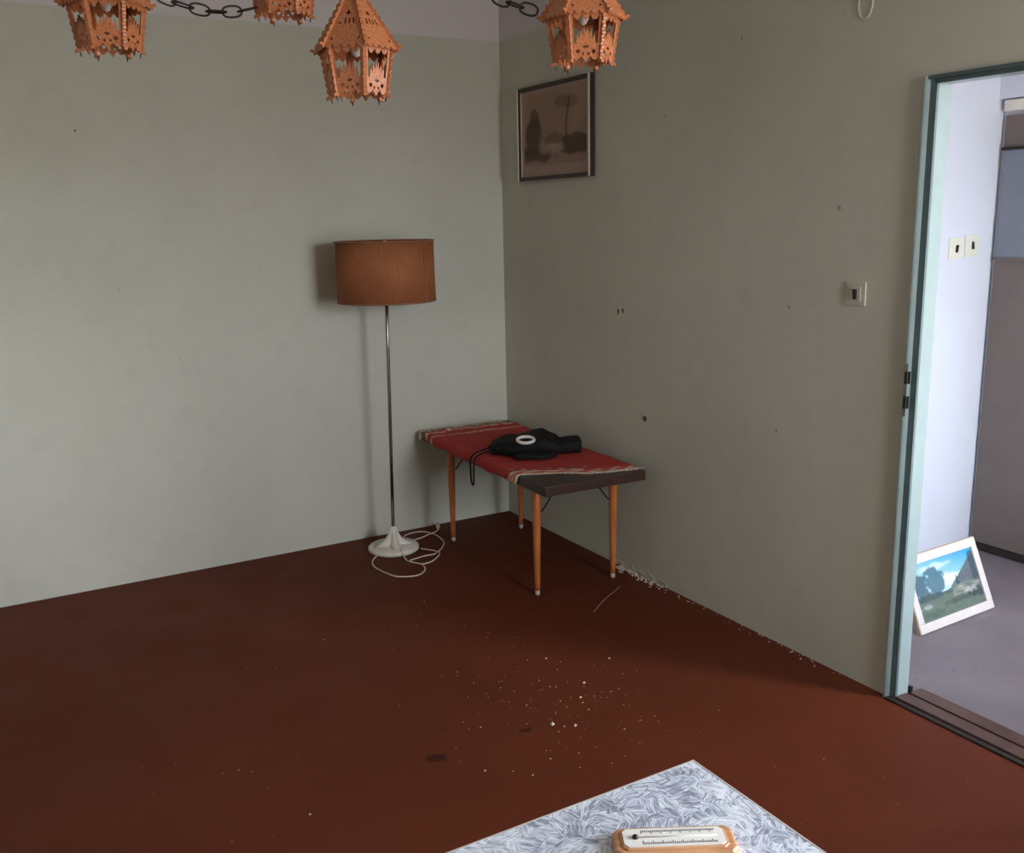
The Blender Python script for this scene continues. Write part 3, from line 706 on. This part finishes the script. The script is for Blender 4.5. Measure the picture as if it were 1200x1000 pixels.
# ---- thermometer lying on it
ta = math.atan2(-.086, .158)
tm = thing('thermometer', (-1.816, -3.639, FZ), 'wooden room thermometer with white scale lying on the laminate table', 'thermometer', rz=ta)
def rrect(x0, x1, y0, y1, c_):
    return [(x0+c_, y0), (x1-c_, y0), (x1, y0+c_), (x1, y1-c_), (x1-c_, y1), (x0+c_, y1), (x0, y1-c_), (x0, y0+c_)]
def prism(name, poly, z0, z1, mat, parent, bev=0):
    bm = bmesh.new(); prism_z(bm, poly, z0, z1)
    if bev: bmesh.ops.bevel(bm, geom=[ed for ed in bm.edges if all(v.co.z > z1-1e-6 for v in ed.verts)], offset=bev, segments=3, profile=.5, affect='EDGES')
    return bm_obj(name, bm, mat, parent)
Lh, Wh = .087, .031
prism('base_board', rrect(-Lh, Lh, -Wh, Wh, .010), 0, .014, M['thermo_wood'], tm, .005)
prism('scale_surround', rrect(-Lh+.010, Lh-.012, -Wh+.007, Wh-.007, .008), .0135, .0165, M['thermo_wood'], tm, .002)
M['scale'] = plain('white_scale_plate', srgb(240,236,232), .3, var=.02)
sc = prism('scale_plate', rrect(-Lh+.014, Lh-.016, -Wh+.011, Wh-.011, .006), .0160, .0180, M['scale'], tm)
M['ink'] = plain('grey_scale_ink', srgb(88,88,100), .6)
x = -.046; k = 0
bm = bmesh.new()
while x < .060:
    ln = .0075 if k % 5 == 0 else .004
    box(bm, x-.0006, x+.0006, .0155-ln, .0155, .0179, .0183); box(bm, x-.0006, x+.0006, -.0155, -.0155+ln, .0179, .0183)
    x += .0028; k += 1
tag(bm_obj('scale_marks', bm, M['ink'], sc), None, None, kind='stuff')
bm = bmesh.new(); lathe(bm, [(0, 0), (.0045, 0), (.0042, .003), (.002, .005), (0, .0054)], 18, (-.056, 0, .0178)); bm_obj('bulb', bm, M['black'], tm, True)
bm = bmesh.new(); tube(bm, [(-.054, 0, .0186), (.060, 0, .0186)], .0009, 8); bm_obj('glass_tube', bm, plain('thermometer_glass', srgb(226,222,220), .1, var=.02), tm, True)

# ------------------------------------------------------------------ chandelier of fretwork lanterns
RB, RT, HB = .072, .090, .115            # bottom / top corner radius of the body, its height
RE, RA, HR = .102, .022, .122            # eave / apex radius of the roof, roof height
c6 = math.cos(PI/6)
slant = math.hypot(HB, (RT-RB)*c6); rslant = math.hypot(HR, (RE-RA)*c6)
def panel_loops():
    s = slant
    def hw(v): return .5*(RB+(RT-RB)*v/s)-.002
    outl = [(-hw(s), s), (-hw(0), .004)]
    for k in range(1, 12):                                   # scalloped lower edge
        t = k/12; x = lerp(-hw(0), hw(0), t)
        outl.append((x, .006 - .010*abs(math.sin(t*PI*3)) - (.006 if k == 6 else 0)))
    outl += [(hw(0), .004), (hw(s), s)]
    w0 = hw(.06)-.009; w1 = hw(.1)-.009
    win = [(-w1, .092)]
    for k in range(13):                                      # three lobes hanging from above
        t = k/12; win.append((lerp(-w1, w1, t), .100 - .012*abs(math.sin(t*PI*3))))
    win += [(w1, .092), (w0, .036)]
    crown = [(.80, .034), (.72, .060), (.55, .044), (.42, .066), (.24, .050), (.12, .072), (0, .054), (-.12, .072), (-.24, .050), (-.42, .066), (-.55, .044), (-.72, .060), (-.80, .034)]
    win += [(a*w0, b) for a, b in crown] + [(-w0, .036)]
    eye = [(-.008, .026), (0, .023), (.008, .026), (.005, .030), (-.005, .030)]
    sl = lambda q: [(q*.016, .012), (q*.021, .010), (q*.025, .018), (q*.019, .021), (q*.013, .018)]
    dn = lambda q: [(q*.004, .008), (q*.009, .007), (q*.010, .013), (q*.005, .014)]
    return [outl, win, eye, sl(1), sl(-1), dn(1), dn(-1)]
def roof_loops():
    s = rslant
    def hw(v): return .5*(RE+(RA-RE)*v/s)-.001
    outl = [(-hw(s), s), (-hw(0), 0)]
    for k in range(1, 20):
        t = k/20; outl.append((lerp(-hw(0), hw(0), t), -.001-.011*abs(math.sin(t*PI*5))))
    outl += [(hw(0), 0), (hw(s), s)]
    L_ = [outl]
    for q in (-.0165, -.0055, .0055, .0165): L_.append([(q-.0022, .055), (q+.0022, .055), (q*.85+.0022, .072), (q*.85-.0022, .072)])
    L_.append([(-.006, .085), (0, .080), (.006, .085), (0, .097)])
    for q in (-1, 1): L_.append([(q*.030, .012), (q*.034, .009), (q*.038, .014), (q*.034, .018)])
    return L_
def fin_loops(ln, base, depth, bumps, foot, curl):
    """edge-on scalloped strip: y along its length, x outwards"""
    o = [(-base, 0), (-base, ln)]
    if curl: o += [(depth*.6, ln+.003)]
    for k in range(bumps*6+1):
        t = 1-k/(bumps*6); o.append((depth*(.45+.55*abs(math.sin(t*PI*bumps))), ln*t))
    if foot: o += [(depth*1.6, -.003), (depth*1.8, -.010), (depth*.7, -.008), (0, -.012), (-base*.6, -.006)]
    return [o]
PAN = plate_mesh('wall_panel', panel_loops(), .003, M['ply']); ROO = plate_mesh('roof_panel', roof_loops(), .003, M['ply'])
pl_ = math.hypot(HB, RT-RB); rl_ = math.hypot(HR, RE-RA)
FIN = plate_mesh('corner_post', fin_loops(pl_, .007, .007, 7, True, False), .009, M['ply'])
RID = plate_mesh('ridge_trim', fin_loops(rl_, .004, .008, 8, True, True), .007, M['ply'])
bm = bmesh.new(); lathe(bm, [(0, -.020), (.0012, -.020), (.0018, -.015), (.0014, -.004), (0, -.004)], 8); 
PIN = bpy.data.meshes.new('pin'); bm.to_mesh(PIN); bm.free(); PIN.materials.append(M['steel'])
M['brass'] = plain('aged_brass', srgb(150,110,60), .35, .9, var=.2)
M['bulb'] = plain('frosted_bulb', srgb(214,206,196), .25, var=.03)
def place(name, me, parent, origin, ex, ey):
    ex = Vector(ex).normalized(); ey = Vector(ey).normalized(); ez = ex.cross(ey)
    o = bpy.data.objects.new(name, me); COL.objects.link(o); o.parent = parent
    mm = Matrix((ex, ey, ez)).transposed().to_4x4(); mm.translation = Vector(origin); o.matrix_local = mm
    return o
def lantern(loc, rz, label, scale=1.0, rod_top=2.5):
    r = thing('fretwork_lantern', loc, label, 'lantern', 'lanterns of the hanging chandelier', rz=rz); r.scale = (scale,)*3
    for k in range(6):
        a = PI/3*k; ca_, sa = math.cos(a), math.sin(a); tang = (-sa, ca_, 0)
        # face centred on angle a
        lo = Vector((RB*c6*ca_, RB*c6*sa, 0)); hi = Vector((RT*c6*ca_, RT*c6*sa, HB))
        place('wall_panel', PAN, r, lo, tang, hi-lo)
        lo = Vector((RE*c6*ca_, RE*c6*sa, HB-.008)); hi = Vector((RA*c6*ca_, RA*c6*sa, HB+HR-.008))
        place('roof_panel', ROO, r, lo, tang, hi-lo)
        b = a+PI/6; cb, sb = math.cos(b), math.sin(b)
        lo = Vector((RB*cb, RB*sb, 0)); hi = Vector((RT*cb, RT*sb, HB)); up = (hi-lo).normalized(); tg = Vector((-sb, cb, 0)); outw = up.cross(tg)*-1
        if outw.dot(Vector((cb, sb, 0))) < 0: outw = -outw
        post = place('corner_post', FIN, r, lo, outw, up)
        p = bpy.data.objects.new('pin', PIN); COL.objects.link(p); p.parent = post; p.rotation_euler = (-PI/2, 0, 0)
        lo = Vector((RE*cb, RE*sb, HB-.008)); hi = Vector((RA*cb, RA*sb, HB+HR-.008)); up = (hi-lo).normalized(); outw = up.cross(tg)*-1
        if outw.z < 0: outw = -outw
        place('ridge_trim', RID, r, lo, outw, up)
    bm = bmesh.new(); lathe(bm, [(0, 0), (.030, 0), (.032, .006), (.022, .012), (.010, .022), (.007, .034), (0, .036)], 12, (0, 0, HB+HR-.012)); bm_obj('roof_cap', bm, M['ply'], r, True)
    bm = bmesh.new(); lathe(bm, [(0, 0), (.015, 0), (.017, .03), (.014, .055), (0, .055)], 16, (0, 0, HB+.03)); so = bm_obj('socket', bm, M['brass'], r, True)
    bm = bmesh.new(); lathe(bm, [(0, 0), (.008, .004), (.015, .016), (.016, .028), (.011, .045), (.008, .06), (0, .06)], 16, (0, 0, HB-.028)); bm_obj('bulb', bm, M['bulb'], so, True)
    top = (rod_top-loc[2])/scale
    bm = bmesh.new(); tube(bm, [(0, 0, HB+HR+.02), (0, 0, top)], .003, 8); bm_obj('hanging_rod', bm, M['brass'], r)
    return r
L1 = Vector((-2.226, -2.135, 2.015)); L2 = Vector((-1.800, -2.080, 2.132)); L3 = Vector((-1.762, -2.450, 1.902)); L4 = Vector((-1.292, -2.652, 1.970))
lantern(L1, .30, 'leftmost orange fretwork wooden lantern of the chandelier', 0.9)
lantern(L2, .15, 'orange fretwork wooden lantern partly hidden behind the lowest lantern', 0.9)
lantern(L3, -.16, 'lowest orange fretwork wooden lantern with its pointed roof in view', 0.9)
lantern(L4, .02, 'rightmost orange fretwork wooden lantern in front of the framed print', 0.9)
# wooden spider frame under the ceiling that carries them (above the picture's edge)
fr = thing('chandelier_frame', (L3.x, L3.y, 2.5), 'brass and wood frame carrying the fretwork lanterns under the ceiling', 'chandelier')
for nm, Lq in (('frame_arm', L1), ('frame_arm', L2), ('frame_arm', L4)):
    d = Vector((Lq.x-L3.x, Lq.y-L3.y, 0)); bm = bmesh.new(); box(bm, -.02, d.length+.03, -.012, .012, .0, .03, bev=.004)
    o = bm_obj(nm, bm, M['ply'], fr); o.rotation_euler = (0, 0, math.atan2(d.y, d.x))
bm = bmesh.new(); tube(bm, [(0, 0, .02), (0, 0, CEIL-2.5-.02)], .008, 10); bm_obj('frame_stem', bm, M['brass'], fr, True)
bm = bmesh.new(); lathe(bm, [(0, 0), (.03, 0), (.06, .03), (.062, .04), (0, .04)], 24, (0, 0, CEIL-2.5-.04)); bm_obj('ceiling_rose', bm, M['brass'], fr, True)
# chains
def chain(a, b, sag, label, n_links):
    r = thing('chain', a, label, 'chain', 'dark chains of the chandelier')
    a = Vector(a); b = Vector(b); P = []
    for i in range(n_links+1):
        t = i/n_links; P.append(a.lerp(b, t) + Vector((0, 0, -4*sag*t*(1-t))))
    for i in range(n_links):
        p, q = P[i]-a, P[i+1]-a; d = (q-p); ex = d.normalized(); up = Vector((0, 0, 1)); side = ex.cross(up).normalized(); vv = side.cross(ex)
        ey = vv if i % 2 == 0 else side
        hl = d.length*.5 + .0045; hh = .0125; c0 = (p+q)/2
        pts = []
        for k in range(24):
            an = 2*PI*k/24; pts.append(c0 + ex*hl*math.copysign(abs(math.cos(an))**.8, math.cos(an)) + ey*hh*math.copysign(abs(math.sin(an))**.8, math.sin(an)))
        bm = bmesh.new(); tube(bm, pts, .0025, 6, True); bm_obj('chain_link', bm, M['steel'], r, True)
chain((-2.122, -2.165, 2.135), (-1.884, -2.118, 2.134), .022, 'dark chain linking the leftmost lantern with the half hidden one', 6)
chain((-1.755, -2.44, 2.30), (-1.387, -2.602, 2.080), .03, 'dark chain running down to the rightmost lantern', 13)
